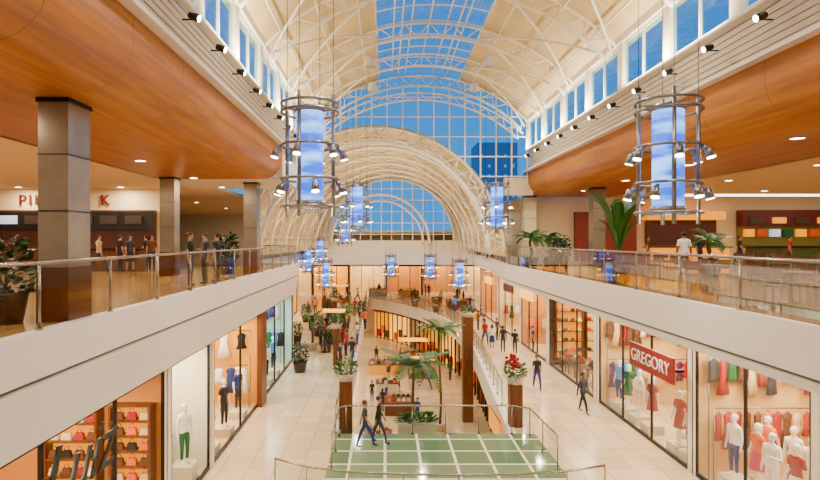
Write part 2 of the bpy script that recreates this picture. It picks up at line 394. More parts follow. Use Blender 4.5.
slab([(-16,70),(20,70),(20,90),(-16,90)],-.3,0,mFloor,'far ground floor of cream tiles')
slab([(-16,-8),(20,-8),(20,14.9),(-16,14.9)],-.3,0,mFloor,'ground floor of cream tiles')
slab([(-16,14.9),(-1.9,14.9),(-1.9,21.3),(-16,21.3)],-.3,0,mFloor,'ground concourse floor of large cream tiles')
slab([(5.8,14.9),(20,14.9),(20,21.3),(5.8,21.3)],-.3,0,mFloor,'ground concourse floor of large cream tiles')
slab([(-1.9,14.9),(5.8,14.9),(5.8,21.3),(-1.9,21.3)],-.3,0,mGlassFloor,'bridge floor of green glass panels in a pale grid')
fascia([(x,y) for y,x in RE],[(-.2,.02),(.1,.03),(.1,-1.2),(-.5,-1.2)],'curved white fascia around the floor opening')
fascia([(x,y) for y,x in reversed(LE)],[(-.2,.02),(.06,.03),(.06,-1.2),(-.5,-1.2)],'white fascia around the floor opening')
slab([(-12,15),(16,15),(16,80),(-12,80)],-5.3,-5,mFloor,'lower level floor of cream tiles')
g=G(); g.bb(-6,-5.8,15,76,-5,-.3); g.bb(10.8,11,15,76,-5,-.3); g.bb(-6,11,75.8,76,-5,-.3); g.bb(-6,11,14.9,15.1,-5,-.3); S(g,'wall_right',mCeil,label='cream lower level wall',category='wall')
LR=[(x+.9 if y<52 else x+.6,y+(0 if y<52 else .9)) for y,x in RE]
for k,(p,q) in enumerate(zip(LR[1:],LR[2:])):
    p=Vector(p);q=Vector(q);t=(q-p);L=t.length;t.normalize();nn=Vector((t.y,-t.x))
    r=root('lower_shopfront',(p.x,p.y,-5),label='warmly lit lower level shopfront with dark frames',category='shopfront',group='lower level shopfronts')
    a=math.atan2(t.y,t.x); m=(p+q)/2+nn*.3
    G().box((m.x,m.y,-3.2),(L,.06,3.4),0,a).obj('display_backdrop',[mWarm,mYelE,mCeil][k%3],parent=r)
    G().box((m.x-nn.x*.2,m.y-nn.y*.2,-1.45),(L,.2,.5),0,a).obj('sign_band',[mBeam,mRed,mDark][k%3],parent=r)
    for j in range(4):
        pt=p+t*L*j/4; G().box((pt.x,pt.y,-3.2),(.09,.12,3.6),0,a).obj('mullion',mDark,parent=r)
    for j in range(3):
        pt=p+t*L*(j+.5)/4+nn*.12; G().box((pt.x,pt.y,-4.3+.5*(j%2)),(.7,.2,.9),0,a).obj('display_case',[mC[3],mDWood,mC[8]][(j+k)%3],parent=r)
# shell
g=G(); g.bb(-24.3,-24,-8,75,-.3,15); S(g,'wall_left',mWhite,label='white outer wall of the gallery',category='wall')
g=G(); g.bb(30,30.3,-8,75,-.3,15); S(g,'wall_right',mWhite,label='white outer wall of the gallery',category='wall')
g=G(); g.bb(-24,30,-8.3,-8,-.3,18); S(g,'wall_back',mWhite,label='white wall closing the mall behind the bridge',category='wall')
g=G(); g.bb(-24,XL-5.2,-8,28,10.1,10.25); g.bb(-24,-8.6,28,58,10.1,10.25); S(g,'ceiling',mCeil,label='flat cream gallery ceiling',category='ceiling')
g=G(); g.bb(XR+5.2,30,-8,34,10.1,10.25); g.bb(8.7,30,34,58,10.1,10.25);S(g,'ceiling',mCeil,label='flat cream gallery ceiling',category='ceiling')
g=G(); g.bb(-24,-9,57.8,58,6,10.2); g.bb(8.9,30,57.8,58,6,10.2); g.bb(11.5,11.7,34,58,6,10.1); S(g,'wall_back',mWhite,label='white wall closing the upper galleries',category='wall')
g=G(); g.bb(-24,-11.3,28,28.3,6,10.1); S(g,'wall_left',mCeil,label='cream wall behind the food counters',category='wall')
# ================= COLUMNS =================
def column(x,y,z0,z1,w,d,lab,base=1.0,m=mMir):
    r=root('column',(x,y,z0),label=lab,category='column')
    G().bb(x-w/2,x+w/2,y-d/2,y+d/2,z0+base,z1-.06).obj('shaft',m,parent=r)
    G().bb(x-w/2-.02,x+w/2+.02,y-d/2-.02,y+d/2+.02,z0,z0+base).obj('base_cladding',mMirB,parent=r)
    G().bb(x-w/2-.03,x+w/2+.03,y-d/2-.03,y+d/2+.03,z1-.08,z1).obj('capital_trim',mDark,parent=r)
    for k in range(1,3): zz=z0+base+(z1-z0-base)*k/3; G().bb(x-w/2-.012,x+w/2+.012,y-d/2-.012,y+d/2+.012,zz-.01,zz+.01).obj('joint_strip',mDark,parent=r)
column(-6.05,10.4,6,10.1,.55,.75,'square polished taupe column with brown base beside the railing')
column(-9.0,23.0,6,10.1,.6,.6,'square polished taupe column beside the shop counters')
column(-6.05,25,6,10.1,.6,.6,'square polished taupe column near the end of the railing')
column(10.6,27.5,6,10.1,.6,.6,'dark polished column beside the tall plant')
column(8.6,32.8,6,10.1,.7,.5,'cream square column at the end of the gallery',.1,mCeil)
# ================= RAILS =================
def railing(path,z,h,lab,sp=1.5,hm=mHand,inner=0):
    pts=[]
    for (a,b) in zip(path,path[1:]):
        a=Vector(a);b=Vector(b);L=(b-a).length;n=max(1,round(L/sp))
        for k in range(n): pts.append(a+(b-a)*k/n)
    pts.append(Vector(path[-1]))
    r=root('glass_railing',(pts[0].x,pts[0].y,z),label=lab,category='railing')
    G().tube([(p.x,p.y,z+h) for p in pts],.035,8,ref=(0,0,1)).obj('handrail',hm,parent=r)
    for p in pts:
        g=G(); g.cyl((p.x,p.y,z),(p.x,p.y,z+h),.024,.024,6); g.cyl((p.x,p.y,z),(p.x,p.y,z+.04),.06,.06,8); g.obj('post',hm,parent=r)
    for a,b in zip(pts,pts[1:]):
        t=(b-a).normalized()*.05; a=a+t;b=b-t
        G().add([(a.x,a.y,z+.1),(b.x,b.y,z+.1),(b.x,b.y,z+h-.06),(a.x,a.y,z+h-.06)],[(0,1,2,3)]).obj('glass_panel',mRail,parent=r)
    return r
railing([(-5.62,2),(-5.62,34.4),(-6.1,35.4),(-9,36.4)],6.03,1.1,'frameless glass balustrade with steel handrail on the gallery edge',2.4)
railing([(x+.1,y) for x,y in [(7.35,2)]+rp[1:]],6.03,1.1,'frameless glass balustrade with steel handrail along the food court',2.4)
railing([(9,58.2),(-9,58.2)],6.03,1.1,'far glass balustrade with steel handrail',2.5)
railing([(x+.12,y) for y,x in RE[1:]],.03,1.05,'curved glass balustrade around the floor opening',1.6)
railing([(x-.12,y) for y,x in LE],.03,1.05,'glass balustrade along the edge of the floor opening',1.8)
railing([(-1.75,18.0),(-1.75,21.0),(-1.5,21.25),(4.9,21.25),(5.5,20.9),(5.65,18.0)],0,1.1,'glass balustrade around the green glass bridge',1.3)
cur=[(-3.2,16.0),(-2.2,15.4),(-1,15.05),(.5,14.9),(2,14.85),(3.5,14.9),(5,15.1),(6.2,15.5)]
railing(cur,0,1.15,'curved steel and glass balustrade on the near side of the bridge',1.3)
# ================= LANTERNS =================
lt=root('hanging_lantern'); lt['org']=(0,0,0)
G().lathe([(0,-1.12),(.3,-1.12),(.33,-1.08),(.33,1.08),(.3,1.12),(0,1.12)],20).obj('lamp_tube',mLamp,parent=lt)
for zc in(-1.12,1.12): G().lathe([(0,-.06),(.36,-.06),(.36,.06),(0,.06)],20,(0,0,zc)).obj('tube_cap',mMetal,parent=lt)
def circ(r,z,n=28): return [(r*math.cos(2*pi*i/n),r*math.sin(2*pi*i/n),z) for i in range(n)]
for zc in(1.25,1.05,.25,-.55,-1.2): G().tube(circ(.68,zc),.034,6,closed=True,ref=(0,0,1)).obj('ring',mMetal,parent=lt)
for k in range(4):
    a=pi/4+k*pi/2+.2; x,y=.6*math.cos(a),.6*math.sin(a)
    G().cyl((x,y,-1.45),(x,y,1.45),.045,.045,8).obj('pole',mMetal,parent=lt)
    for zc in(1.2,-1.2): G().cyl((x,y,zc),(x*.5,y*.5,zc),.018,.018,5).obj('spoke',mMetal,parent=lt)
for k in range(6):
    for zc in(.1,-.75):
        a=k*pi/3+(0 if zc>0 else .5); x,y=math.cos(a),math.sin(a)
        g=G(); g.cyl((x*.68,y*.68,zc+.12),(x*.78,y*.78,zc),.05,.05,8); g.cyl((x*.78,y*.78,zc+.08),(x*.84,y*.84,zc-.14),.07,.1,10,0)
        hd=g.obj('spotlight_head',mMetal,parent=lt)
        G().cyl((x*.84,y*.84,zc-.141),(x*.845,y*.845,zc-.16),.085,.085,10).obj('bulb',mCanE,parent=hd)
T(lt)
def lantern(x,y,z,s=1,top=16.6,pw=120):
    o=dup(lt,(x,y,z),.3,s,label='hanging lantern with glowing blue tube inside steel rings and poles',category='lantern',group='blue hanging lanterns')
    for k in range(4):
        g=G(); a=pi/4+k*pi/2+.2; g.cyl((.6*math.cos(a),.6*math.sin(a),1.4),(.6*math.cos(a),.6*math.sin(a),(top-z)/s),.008,.008,4)
        g.obj('suspension_cable',mDark,parent=o,origin=(0,0,0))
    if pw: light('POINT',(x,y,z-1.9*s),pw,.15,(1,.92,.82))
lantern(6.28,12.2,9.3,top=15.2,pw=60); lantern(-1.8,13.2,9.5,top=15.0,pw=60)
lantern(6.1,30,9.3,pw=30); lantern(-1.6,31,9.4,pw=30)
for x,y,z,s in((6.5,48,4.5,1),(4.7,57,4.7,1),(-5.4,50,4.4,1),(-8,57,5.4,1),(-6.4,54,6.5,.9),(.6,57,4.8,.9),(-3.2,44,8.3,.9)):
    lantern(x,y,z,s,top=12,pw=0)
# ================= LIGHT =================
w=bpy.data.worlds.new('World'); SC.world=w; w.use_nodes=True; nt=w.node_tree; bg=nt.nodes['Background']
tc=nt.nodes.new('ShaderNodeTexCoord'); sx=nt.nodes.new('ShaderNodeSeparateXYZ'); cr=nt.nodes.new('ShaderNodeValToRGB')
nt.links.new(tc.outputs['Generated'],sx.inputs[0]); nt.links.new(sx.outputs[2],cr.inputs[0]); nt.links.new(cr.outputs[0],bg.inputs[0])
cr.color_ramp.elements[0].position=0; cr.color_ramp.elements[0].color=(.05,.38,.92,1); cr.color_ramp.elements[1].position=.7; cr.color_ramp.elements[1].color=(.008,.19,.72,1)
bg.inputs[1].default_value=1.1
WC=(1,.86,.64)
for y in(2,9,16,23,29.5):  # added cove uplights on the ledges, without fixtures, to wash the vault
    light('AREA',(XL+.35,y,12.85),350,.3,WC,(0,math.radians(180-35),0),5.5)
    light('AREA',(XR-.35,y,12.85),350,.3,WC,(0,math.radians(180+35),0),5.5)
fx=root('pendant_light'); fx['org']=(0,0,0)
G().lathe([(0,.12),(.16,.12),(.22,.0),(.24,-.3),(.2,-.34)],14,(0,0,.2)).obj('lamp_shade',mSteel,parent=fx)
G().cyl((0,0,.3),(0,0,1.1),.012,.012,5).obj('rod',mSteel,parent=fx)
T(fx)
for y in(6,15,24,28):
    for dx in(-2.6,2.6):
        light('SPOT',(CX+dx,y,15.0),1250,.2,(1,.90,.76),(0,0,0),ang=150)
        dup(fx,(CX+dx,y,15.2),label='white bell shaped pendant light under the roof arch',category='pendant light',group='roof pendant lights')
for Y in(36,44,52):  # unseen lights without fixtures inside the lower vault, discs aimed upward
    c,z,r=V2(Y)
    for dx in(-3,3): light('SPOT',(c+dx,Y,z+5),1150,.2,(1,.88,.70),ang=165); 
    light('AREA',(c,Y,z+1.5),330,3,(1,.85,.62),(pi,0,0))
dl=root('downlight'); dl['org']=(0,0,0)
G().lathe([(.16,-.02),(.2,-.02),(.2,0)],16).obj('trim_ring',mMetal,parent=dl)
G().lathe([(0,-.012),(.16,-.012)],16).obj('lens',mCanE,parent=dl)
T(dl)
def down(x,y,z,p,sz=.28,col=(1,.83,.58)):  # ceiling downlights added at even spacing to brighten the floors below
    dup(dl,(x,y,z),label='round recessed ceiling downlight with bright lens, added to light the floor',category='downlight',group='ceiling downlights')
    light('AREA',(x,y,z-.03),p,sz,col)
for y in(3,8,13,18,23,27): 
    for x in(-8,-13,-18): down(x,y,10.1,145)
for y in(4,9,14,19,24,29):
    for x in(10.5,15,20,25): down(x,y,10.1,115)
for y in(38,45,52):
    down(-13,y,10.1,130); down(10.4,y,10.1,80)
for y in range(10,58,4):
    down(8.6,y+.5,4.85,75,.4,(1,.9,.76))
# ================= PEOPLE =================
def body(name,walk=0,arm=0,sleeve=1.2,skirt=False,gest=False):
    J={}; E=[]
    def j(n,x,y,z,r,r2=None,p=None): J[n]=(len(J),(x,y,z),(r,r2 or r)); 
    def e(a,b): E.append((J[a][0],J[b][0]))
    j('pel',0,0,.95,.145,.105); j('sp',0,0,1.12,.125,.095); j('ch',0,0,1.30,.155,.11); j('ch2',0,.0,1.40,.12,.09); j('nk',0,.0,1.49,.05,.055)
    j('jaw',0,-.015,1.56,.062,.075); j('hd',0,-.005,1.64,.078,.095); j('tp',0,0,1.71,.055,.07)
    for a,b in(('pel','sp'),('sp','ch'),('ch','ch2'),('ch2','nk'),('nk','jaw'),('jaw','hd'),('hd','tp')): e(a,b)
    j('ns',0,-.108,1.615,.014); e('hd','ns')
    for s,n in((-1,'L'),(1,'R')):
        w=walk*s
        j('hp'+n,s*.085,0,.88,.095); j('kn'+n,s*.09,-.22*w-.02,.50+abs(walk)*.02*(s>0),.064); j('an'+n,s*.09,-.34*w if s*walk>0 else -.30*w,.10+(.06 if s*walk<0 else 0),.044); 
        y=J['an'+n][1][1]; z=J['an'+n][1][2]
        j('hl'+n,s*.09,y+.03,z-.055,.034); j('to'+n,s*.1,y-.15,z-.065 if z<.13 else z-.1,.032,.026)
        for a,b in(('pel','hp'+n),('hp'+n,'kn'+n),('kn'+n,'an'+n),('an'+n,'hl'+n),('hl'+n,'to'+n)): e(a,b)
        sw=-w*.6
        j('sh'+n,s*.165,0,1.395,.066); 
        if gest and s>0:
            j('el'+n,s*.22,-.06,1.13,.046); j('wr'+n,s*.17,-.28,1.22,.03); hd=(s*.15,-.34,1.25); d=Vector((-.1*s,-.85,.35)).normalized()
        else:
            j('el'+n,s*.215,-.1*sw-(-.03),1.12,.046); j('wr'+n,s*.235,-.28*sw-.02,.89,.03); hd=(s*.238,-.32*sw-.03,.84); d=Vector((0,-.2-.3*sw,-1)).normalized()
        j('ha'+n,*hd,.03,.022); 
        for a,b in(('ch2','sh'+n),('sh'+n,'el'+n),('el'+n,'wr'+n),('wr'+n,'ha'+n)): e(a,b)
        side=Vector((0,1,0)) if not(gest and s>0) else Vector((1,0,0))
        for k,(o,l) in enumerate(((-.026,.072),(-.009,.082),(.009,.077),(.026,.06))):
            b=Vector(hd)+side*o+d*.035; t=b+d*l+Vector((-s*.015,0,0))
            m_=b+d*l*.5+Vector((s*.002,0,0))
            j('f%s%da'%(n,k),*b,.009); j('f%s%db'%(n,k),*m_,.0085); j('f%s%dc'%(n,k),*t,.007)
            e('ha'+n,'f%s%da'%(n,k)); e('f%s%da'%(n,k),'f%s%db'%(n,k)); e('f%s%db'%(n,k),'f%s%dc'%(n,k))
        b=Vector(hd)-side*.036+d*.0; t=b-side*.018+d*.04
        j('t%sa'%n,*b,.01); j('t%sb'%n,*t,.008); e('wr'+n,'t%sa'%n); e('t%sa'%n,'t%sb'%n)
    me=bpy.data.meshes.new('sk'); me.from_pydata([v[1] for v in J.values()],E,[])
    o=bpy.data.objects.new('sk',me); C.objects.link(o)
    mo=o.modifiers.new('s','SKIN'); mo.use_smooth_shade=True
    for i,v in enumerate(J.values()):
        sv=me.skin_vertices[0].data[i]; sv.radius=v[2]; sv.use_root=(i==0)
    ms=o.modifiers.new('u','SUBSURF'); ms.levels=1
    bpy.context.view_layer.update()
    m2=bpy.data.meshes.new_from_object(o.evaluated_get(bpy.context.evaluated_depsgraph_get())); bpy.data.objects.remove(o)
    m2.name=name; m2.materials.clear()
    for m in(mSkin,mC[0],mC[1],mBlack): m2.materials.append(m)
    for p in m2.polygons:
        c=p.center; ax=abs(c.x); p.use_smooth=True
        if c.z>1.475: k=0
        elif ax>.175 or (gest and c.x>.1 and c.y<-.13): k=1 if c.z>sleeve and not(c.y<-.2) else 0
        elif c.z>.93: k=1
        elif c.z>.14 or (c.z>.1 and ax<.01): k=2
        else: k=3
        if walk and c.z<.2 and k==2 and c.y>.2: k=3
        if skirt and k==2 and c.z<.6: k=0
        p.material_index=k
    b=bpy.data.objects.new(name,m2); C.objects.link(b); b['sk']=1
    g=G(); g.ell((0,.018,1.665),(.092,.108,.092),14,8)
    if skirt: g.ell((0,.06,1.58),(.085,.06,.15),10,6)
    vs=[(x,y if not(y<-.055 and z<1.70) else -.05,z) for x,y,z in g.v]; g.v=vs
    g.obj('hair',mHair,parent=b)
    for s in(-1,1): G().ell((s*.032,-.093,1.645),(.012,.008,.008),8,5).obj('eye',mBlack,parent=b)
    g=G(); g.ell((0,-.09,1.572),(.024,.01,.007),8,4); g.obj('mouth',mC[3],parent=b)
    for s in(-1,1): G().ell((s*.082,0,1.63),(.012,.022,.032),8,5).obj('ear',mSkin,parent=b)
    if skirt:
        g=G(); n=16; prof=[(.14,1.0,.11),(.17,.88,.14),(.2,.6,.18),(.21,.52,.19)]
        g.add([(a*math.cos(2*pi*i/n),c_*math.sin(2*pi*i/n),z) for a,z,c_ in prof for i in range(n)],[(a*n+i,a*n+(i+1)%n,(a+1)*n+(i+1)%n,(a+1)*n+i) for a in range(3) for i in range(n)],0,True)
        g.obj('skirt',mC[3],parent=b)
    return T(b)
PT={'stand':body('person'),'walk':body('person',1),'lady':body('person',.35,skirt=True),'gest':body('person',0,gest=True),'walk2':body('person',-.8,sleeve=.95)}
def person(kind,loc,rz,shirt=0,pants=1,skin=mSkin,hair=mHair,h=1.0,label='person standing in dark clothes',shoes=mBlack,name='person',cat='person',**kw):
    o=dup(PT[kind],loc,rz,h,label=label,category=cat,**kw); o.name=name
    for i,m in enumerate((skin,mC[shirt],mC[pants],shoes)):
        o.material_slots[i].link='OBJECT'; o.material_slots[i].material=m
    for c in o.children:
        nm=c.name.split('.')[0]; m={'hair':hair,'ear':skin,'skirt':mC[pants]}.get(nm)
        if m: c.material_slots[0].link='OBJECT'; c.material_slots[0].material=m
    return o
cn=['black','slate','grey','red','navy','cream','brown','green','orange','pink','white','blue','purple']
def pp(x,y,z0,kind='stand',rz=0,a=0,b=1,extra='',world=False,**kw):
    v={'stand':'standing','walk':'walking','walk2':'walking','lady':'standing','gest':'gesturing'}[kind]
    person(kind,(x,y,z0) if world else at(x,y,z0),rz,a,b,label='person %s in %s top and %s %s%s'%(v,cn[a],cn[b],'skirt' if kind=='lady' else 'trousers',extra),**kw)
U=6.0
pp(190,286,U,'gest',1.6,0,1,' by the railing'); pp(205,284,U,'stand',-.8,1,0,' by the railing'); pp(217,282,U,'stand',-1.8,0,0,' by the railing')
pp(120,272,U,'stand',2.6,0,0); pp(130,273,U,'lady',1,1,0); pp(146,270,U,'stand',-2,0,1); pp(152,272,U,'stand',.5,6,0)
pp(684,279,U,'stand',2.8,10,1,' by cafe tables',skin=mSkinD,h=1.05)
pp(700,268,U,'gest',.3,1,0); pp(75,275,U,'stand',3,6,0); pp(99,273,U,'walk',1.6,5,1); pp(740,266,U,'walk',1,0,4); pp(790,268,U,'stand',1,3,0); pp(648,266,U,'stand',1,6,0)
for a in ((537,389,0,'walk',0,0,4),(583,413,0,'walk2',.6,1,0),(515,354,0,'walk',2.9,0,0),(503,352,0,'stand',3,0,1),(492,349,0,'lady',3,10,4),(485,344,0,'walk',.2,3,1),
  (497,340,0,'stand',1,1,0),(478,330,0,'stand',1,6,1),(455,312,0,'stand',-1,11,4),(365,447,0,'walk',1.7,1,4),(379,443,0,'walk2',1.5,0,1),(533,352,0,'stand',1.3,4,0),
  (340,372,0,'stand',1.2,1,0),(352,366,0,'walk',2.8,0,1),(346,356,0,'stand',-2,3,0),(330,345,0,'lady',.5,5,0),(320,340,0,'walk',0,0,4),(357,345,0,'stand',2,10,4),
  (310,330,0,'stand',1,4,0),(365,330,0,'walk',3,8,1),(338,318,0,'stand',0,2,1),(355,316,0,'stand',0,3,1),(470,312,0,'walk',0,0,1),(441,305,0,'stand',0,5,0),
  (372,402,-5,'stand',.5,0,1),(386,398,-5,'stand',2,2,4),(398,392,-5,'lady',1,10,0),(430,385,-5,'walk',2,3,1),(450,380,-5,'stand',1,7,0),(418,372,-5,'walk',3,11,1)):
    x,y,z,k,rz,s1,s2=a; pp(x,y,z,k,rz,s1,s2,h=random.uniform(.94,1.03),skin=random.choice([mSkin,mSkin,mSkinD]),hair=random.choice([mHair,mHairB]))
def crowd(n,x0,x1,y0,y1,z):
    for i in range(n):
        k=random.choice(['stand','walk','walk2','lady','gest'])
        pp(random.uniform(x0,x1),y0+(y1-y0)*(i+random.random()*.8)/n,z,k,random.random()*6.28,random.choice([0,0,1,3,10,11,5,8,4]),random.choice([0,1,4,6]),world=True,h=random.uniform(.92,1.04),skin=random.choice([mSkin,mSkinD]))
crowd(6,-4.9,-2.6,36,68,0); crowd(6,6.9,9,42,70,0); crowd(8,-7,7,70.5,74,0); crowd(7,-1,5,36,62,-5); crowd(4,8.2,11,40,56,6); crowd(4,-8.4,-6,44,66,0)
# ================= PLANTS =================
def frondmesh(L,dr,wid,n=16):
    g=G(); pts=[]
    for i in range(n+1):
        t=i/n; pts.append(Vector((L*t*(1-.25*t*dr),0,L*(.55*t-.75*dr*t*t))))
    g.tube(pts,[.02*(1-.8*i/n) for i in range(n+1)],4)
    for i in range(2,n+1):
        t=i/n; l=wid*math.sin(pi*min(1,.12+.86*t))**.7; p=pts[i]; d=(pts[i]-pts[i-1]).normalized()
        for s in(-1,1):
            tip=p+d*l*.55+Vector((0,s*l,-.25*l)); bw=d*.04
            mid=p+(tip-p)*.5+Vector((0,0,.05*l))
            g.add([p-bw,p+bw,mid+bw,mid-bw,tip],[(0,1,2,3),(3,2,4)])
    return g
def palm(loc,H,L,lab,n=13,pot=True,pm=mPotW,z0=0):
    r=root('potted_palm',loc,label=lab,category='palm'); x,y,z=loc; h0=.5 if pot else 0
    if pot: G().lathe([(0,0),(.3,0),(.42,.5),(.45,.55),(.38,.55),(.36,.48),(0,.46)],18,loc).obj('pot',pm,parent=r)
    pts=[(x+.06*math.sin(k),y+.05*math.cos(k*1.3),z+h0-.1+(H-h0+.1)*k/6) for k in range(7)]
    G().tube(pts,[.09-.005*k for k in range(7)],8,ref=(1,0,0)).obj('trunk',mTrunk,parent=r)
    ms=[frondmesh(L,d,L*.22) for d in(.5,.95,1.3)]; base=[g.obj('frond',mLeaf,parent=r,origin=(0,0,0)) for g in ms]
    for k in range(n):
        o=base[k] if k<3 else base[k%3].copy()
        if k>=3: C.objects.link(o)
        o.location=(0,0,H-.03); o.rotation_euler=(0,random.uniform(-.45,.1),k*2.4)
    return r
def bigleaf(loc,H,lab,n=11,pm=mPot,sp=.5):
    r=root('potted_plant',loc,label=lab,category='plant'); x,y,z=loc
    G().lathe([(0,0),(.32,0),(.4,.5),(.42,.6),(.34,.6),(.32,.52),(0,.5)],18,loc).obj('pot',pm,parent=r)
    g=G(); N=12
    for i in range(N+1):
        t=i/N; w_=.17*math.sin(pi*min(1,max(0,(t-.35)/.65)))**.6 if t>.35 else .015
        cx=H*sp*t*t; cz=H*(t-.3*t*t*t)
        for q,dz in((-1,.05),(0,-.02),(1,.05)): g.v.append((cx,q*max(w_,.015),cz+dz*(w_>.05)))
    for i in range(N):
        for q in(0,1): g.f.append([i*3+q,i*3+q+1,(i+1)*3+q+1,(i+1)*3+q]); g.m.append(0); g.s.append(True)
    b=g.obj('leaf',mLeaf,parent=r,origin=(0,0,0))
    for k in range(n):
        o=b if k==0 else b.copy()
        if k: C.objects.link(o)
        s=random.uniform(.6,1.12); o.scale=(s*random.uniform(.3,1.4),s,s); o.location=(0,0,.4); o.rotation_euler=(0,0,k*2.4+random.random()*.4)
def bushmesh(r,h,n=220):
    g=G()
    for i in range(n):
        a=random.random()*2*pi; b=random.random(); rr=r*math.sqrt(random.random())*(1-.4*abs(b-.4)); p=Vector((rr*math.cos(a),rr*math.sin(a),h*b))
        d=Vector((math.cos(a),math.sin(a),random.uniform(-.2,1))).normalized()*.16*r/.4; s=d.cross(Vector((random.random()-.5,random.random()-.5,.5))).normalized()*.045*r/.4
        g.add([p,p+d*.5+s,p+d,p+d*.5-s],[(0,1,2,3)])
    return g
bt=root('potted_shrub'); bt['org']=(0,0,0)
G().lathe([(0,0),(.3,0),(.4,.55),(.42,.6),(.36,.6),(.34,.52),(0,.5)],16).obj('pot',mPot,parent=bt)
bushmesh(.45,1.1,420).obj('foliage',mLeafD,parent=bt).location=(0,0,.5)
G().tube([(0,0,.45),(.03,0,.9),(0,.02,1.3)],.03,5).obj('stem',mTrunk,parent=bt); T(bt)
def bush(loc,s=1,lab='green leafy shrub in a dark pot'): dup(bt,loc,random.random()*6,s,label=lab,category='plant',group='potted shrubs')
bigleaf((8.15,19.2,6),3.6,'tall broad-leaved plant in a dark pot beside the railing',22,sp=.3)
bush((-6.85,9.9,6),.95,'dense shrub in a large brown pot beside the taupe column'); bush((-7.1,24.6,6),1.1); 
for p in ((8.9,28.5,6),(9.5,29.6,6)): bush(p,1.0)
for p,s in(((8.1,30.5,6),1.1),((9.4,31.4,6),1.2)): palm(p,1.6,1.2,'leafy potted palm at the end of the gallery',11,pm=mPot)
palm((13,22,6),1.4,1.0,'small potted palm among cafe tables',9,pm=mPot); palm((19,20,6),1.8,1.2,'potted palm among cafe tables',11,pm=mPot)
palm((23.5,25,6),1.8,1.2,'potted palm among cafe tables',11,pm=mPot); palm((16.8,28.5,6),1.6,1.1,'potted palm among cafe tables',11,pm=mPot)
palm((1.3,24.5,-5),6.8,2.0,'tall palm rising through the floor opening',17); palm((3.6,36,-5),6.5,1.9,'tall palm rising through the floor opening',15)
for x,y,s in((300,372,1),(326,352,1),(318,336,1),(345,330,1),(306,322,1),(362,318,1),(436,312,1),(330,318,1),(415,306,1.1),(296,345,1)): bush(at(x,y,0),s)
for x,y in((345,340),(312,350)): palm(at(x,y,0),2.2,1.2,'potted palm on the ground concourse',11)
def planter(x,y,z0,z1,w_,lab):
    r=root('planter_pillar',(x,y,z0),label=lab,category='planter')
    G().bb(x-w_/2,x+w_/2,y-w_/2,y+w_/2,z0,z1).obj('pillar',mDWood,parent=r)
    b=max(w_,.45)
    G().lathe([(0,0),(b*.55,0),(b*.75,.22),(b*.78,.3),(b*.68,.3),(b*.6,.2),(0,.2)],16,(x,y,z1)).obj('bowl',mPotW,parent=r)
    o=bushmesh(.42,.6,220).obj('foliage',mLeaf,parent=r,origin=(0,0,0)); o.location=(0,0,z1-z0+.2)
    return r
planter(-1.55,21.9,-5,1.9,.5,'tall brown wood pillar with a planted bowl on top'); pr=planter(5.25,22.2,-5,1.7,.5,'tall brown wood pillar with red flowers in its bowl')
planter(5.7,38,-5,2.2,.7,'tall brown wood pillar with a planted bowl beside the curved edge')
planter(-2.9,33,0,2.2,.4,'slim brown wood pillar with a planted bowl'); planter(-4.2,46,0,2.4,.4,'slim brown wood pillar with a planted bowl')
g=G()
for k in range(34):
    a=random.random()*6.28; rr=.34*random.random(); g.ell((5.25+rr*math.cos(a),22.2+rr*math.sin(a),2.35+random.random()*.5),(.08,.08,.07),6,4)
g.obj('flower_blossoms',mC[3],parent=pr,label='red blossoms',kind='stuff')
r=root('planter_box',(1,21.7,0),label='long low planter box with green hedge behind the bridge railing',category='planter')
G().bb(.5,2.0,21.45,21.9,-.3,.35).obj('box',mPotW,parent=r); o=bushmesh(.45,.4,260).obj('foliage',mLeaf,parent=r,origin=(0,0,0)); o.location=(.25,0,.25); o.scale=(1.6,.6,1)
# ================= SHOPS =================
def shop(X,sd,y0,y1,zt,depth,mat,power,glabel,floorm=mFloor,fm=mDark,parts=3,lc=(1,.81,.56)):
    global wn
    xb=X+sd*depth; side='left' if sd<0 else 'right'
    g=G(); g.bb(xb,xb+sd*.1,y0,y1,0,zt); g.bb(X+sd*.05,xb,y1-.12,y1-.02,0,zt); g.bb(X+sd*.05,xb,y0+.02,y0+.1,0,zt)
    S(g,'wall_'+side,mat,label='interior walls of a shop unit, '+glabel,category='wall')
    g=G(); g.bb(X,xb,y0,y1,zt-.02,zt+.05); g.bb(X-sd*.02,X+sd*.1,y0-.16,y0+.16,0,zt); g.bb(X-sd*.02,X+sd*.1,y1-.1,y1+.1,0,zt); S(g,'wall_'+side,mWhite,label='white shop piers and ceiling',category='wall')
    g=G(); g.add([(X,y0+.16,.12),(X,y1-.1,.12),(X,y1-.1,zt-.1),(X,y0+.16,zt-.1)],[(0,1,2,3)]); w=S(g,'window_%d'%wn,mShopG,label='tall shop window glass, '+glabel,category='window'); wn+=1
    gf=G()
    for k in range(parts+1): yy=y0+.18+(y1-y0-.3)*k/parts; gf.bb(X-sd*.02,X+sd*.06,yy-.025,yy+.025,0,zt-.05)
    gf.bb(X-sd*.02,X+sd*.06,y0+.16,y1-.1,0,.12); gf.bb(X-sd*.02,X+sd*.06,y0+.16,y1-.1,zt-.12,zt-.04); gf.obj('window_frame',fm,parent=w)
    light('AREA',(X+sd*depth*.42,(y0+y1)/2,zt-.1),power*1.75,depth*.7,lc,(0,0,0),(y1-y0)*.7)
mShopW=M('shop_wall_cream',(236,198,134),.6); mShopR=M('shop_wall_dark',(70,22,8),.5); mShopY=M('shop_wall_yellow',(246,178,0),.5); mShopT=M('shop_wall_pale_teal',(196,226,214),.5); mShopA=M('shop_wall_amber',(206,138,54),.6)
shop(9.9,1,12.6,17.6,4.8,4.5,mShopW,420,'white clothing shop',parts=2)
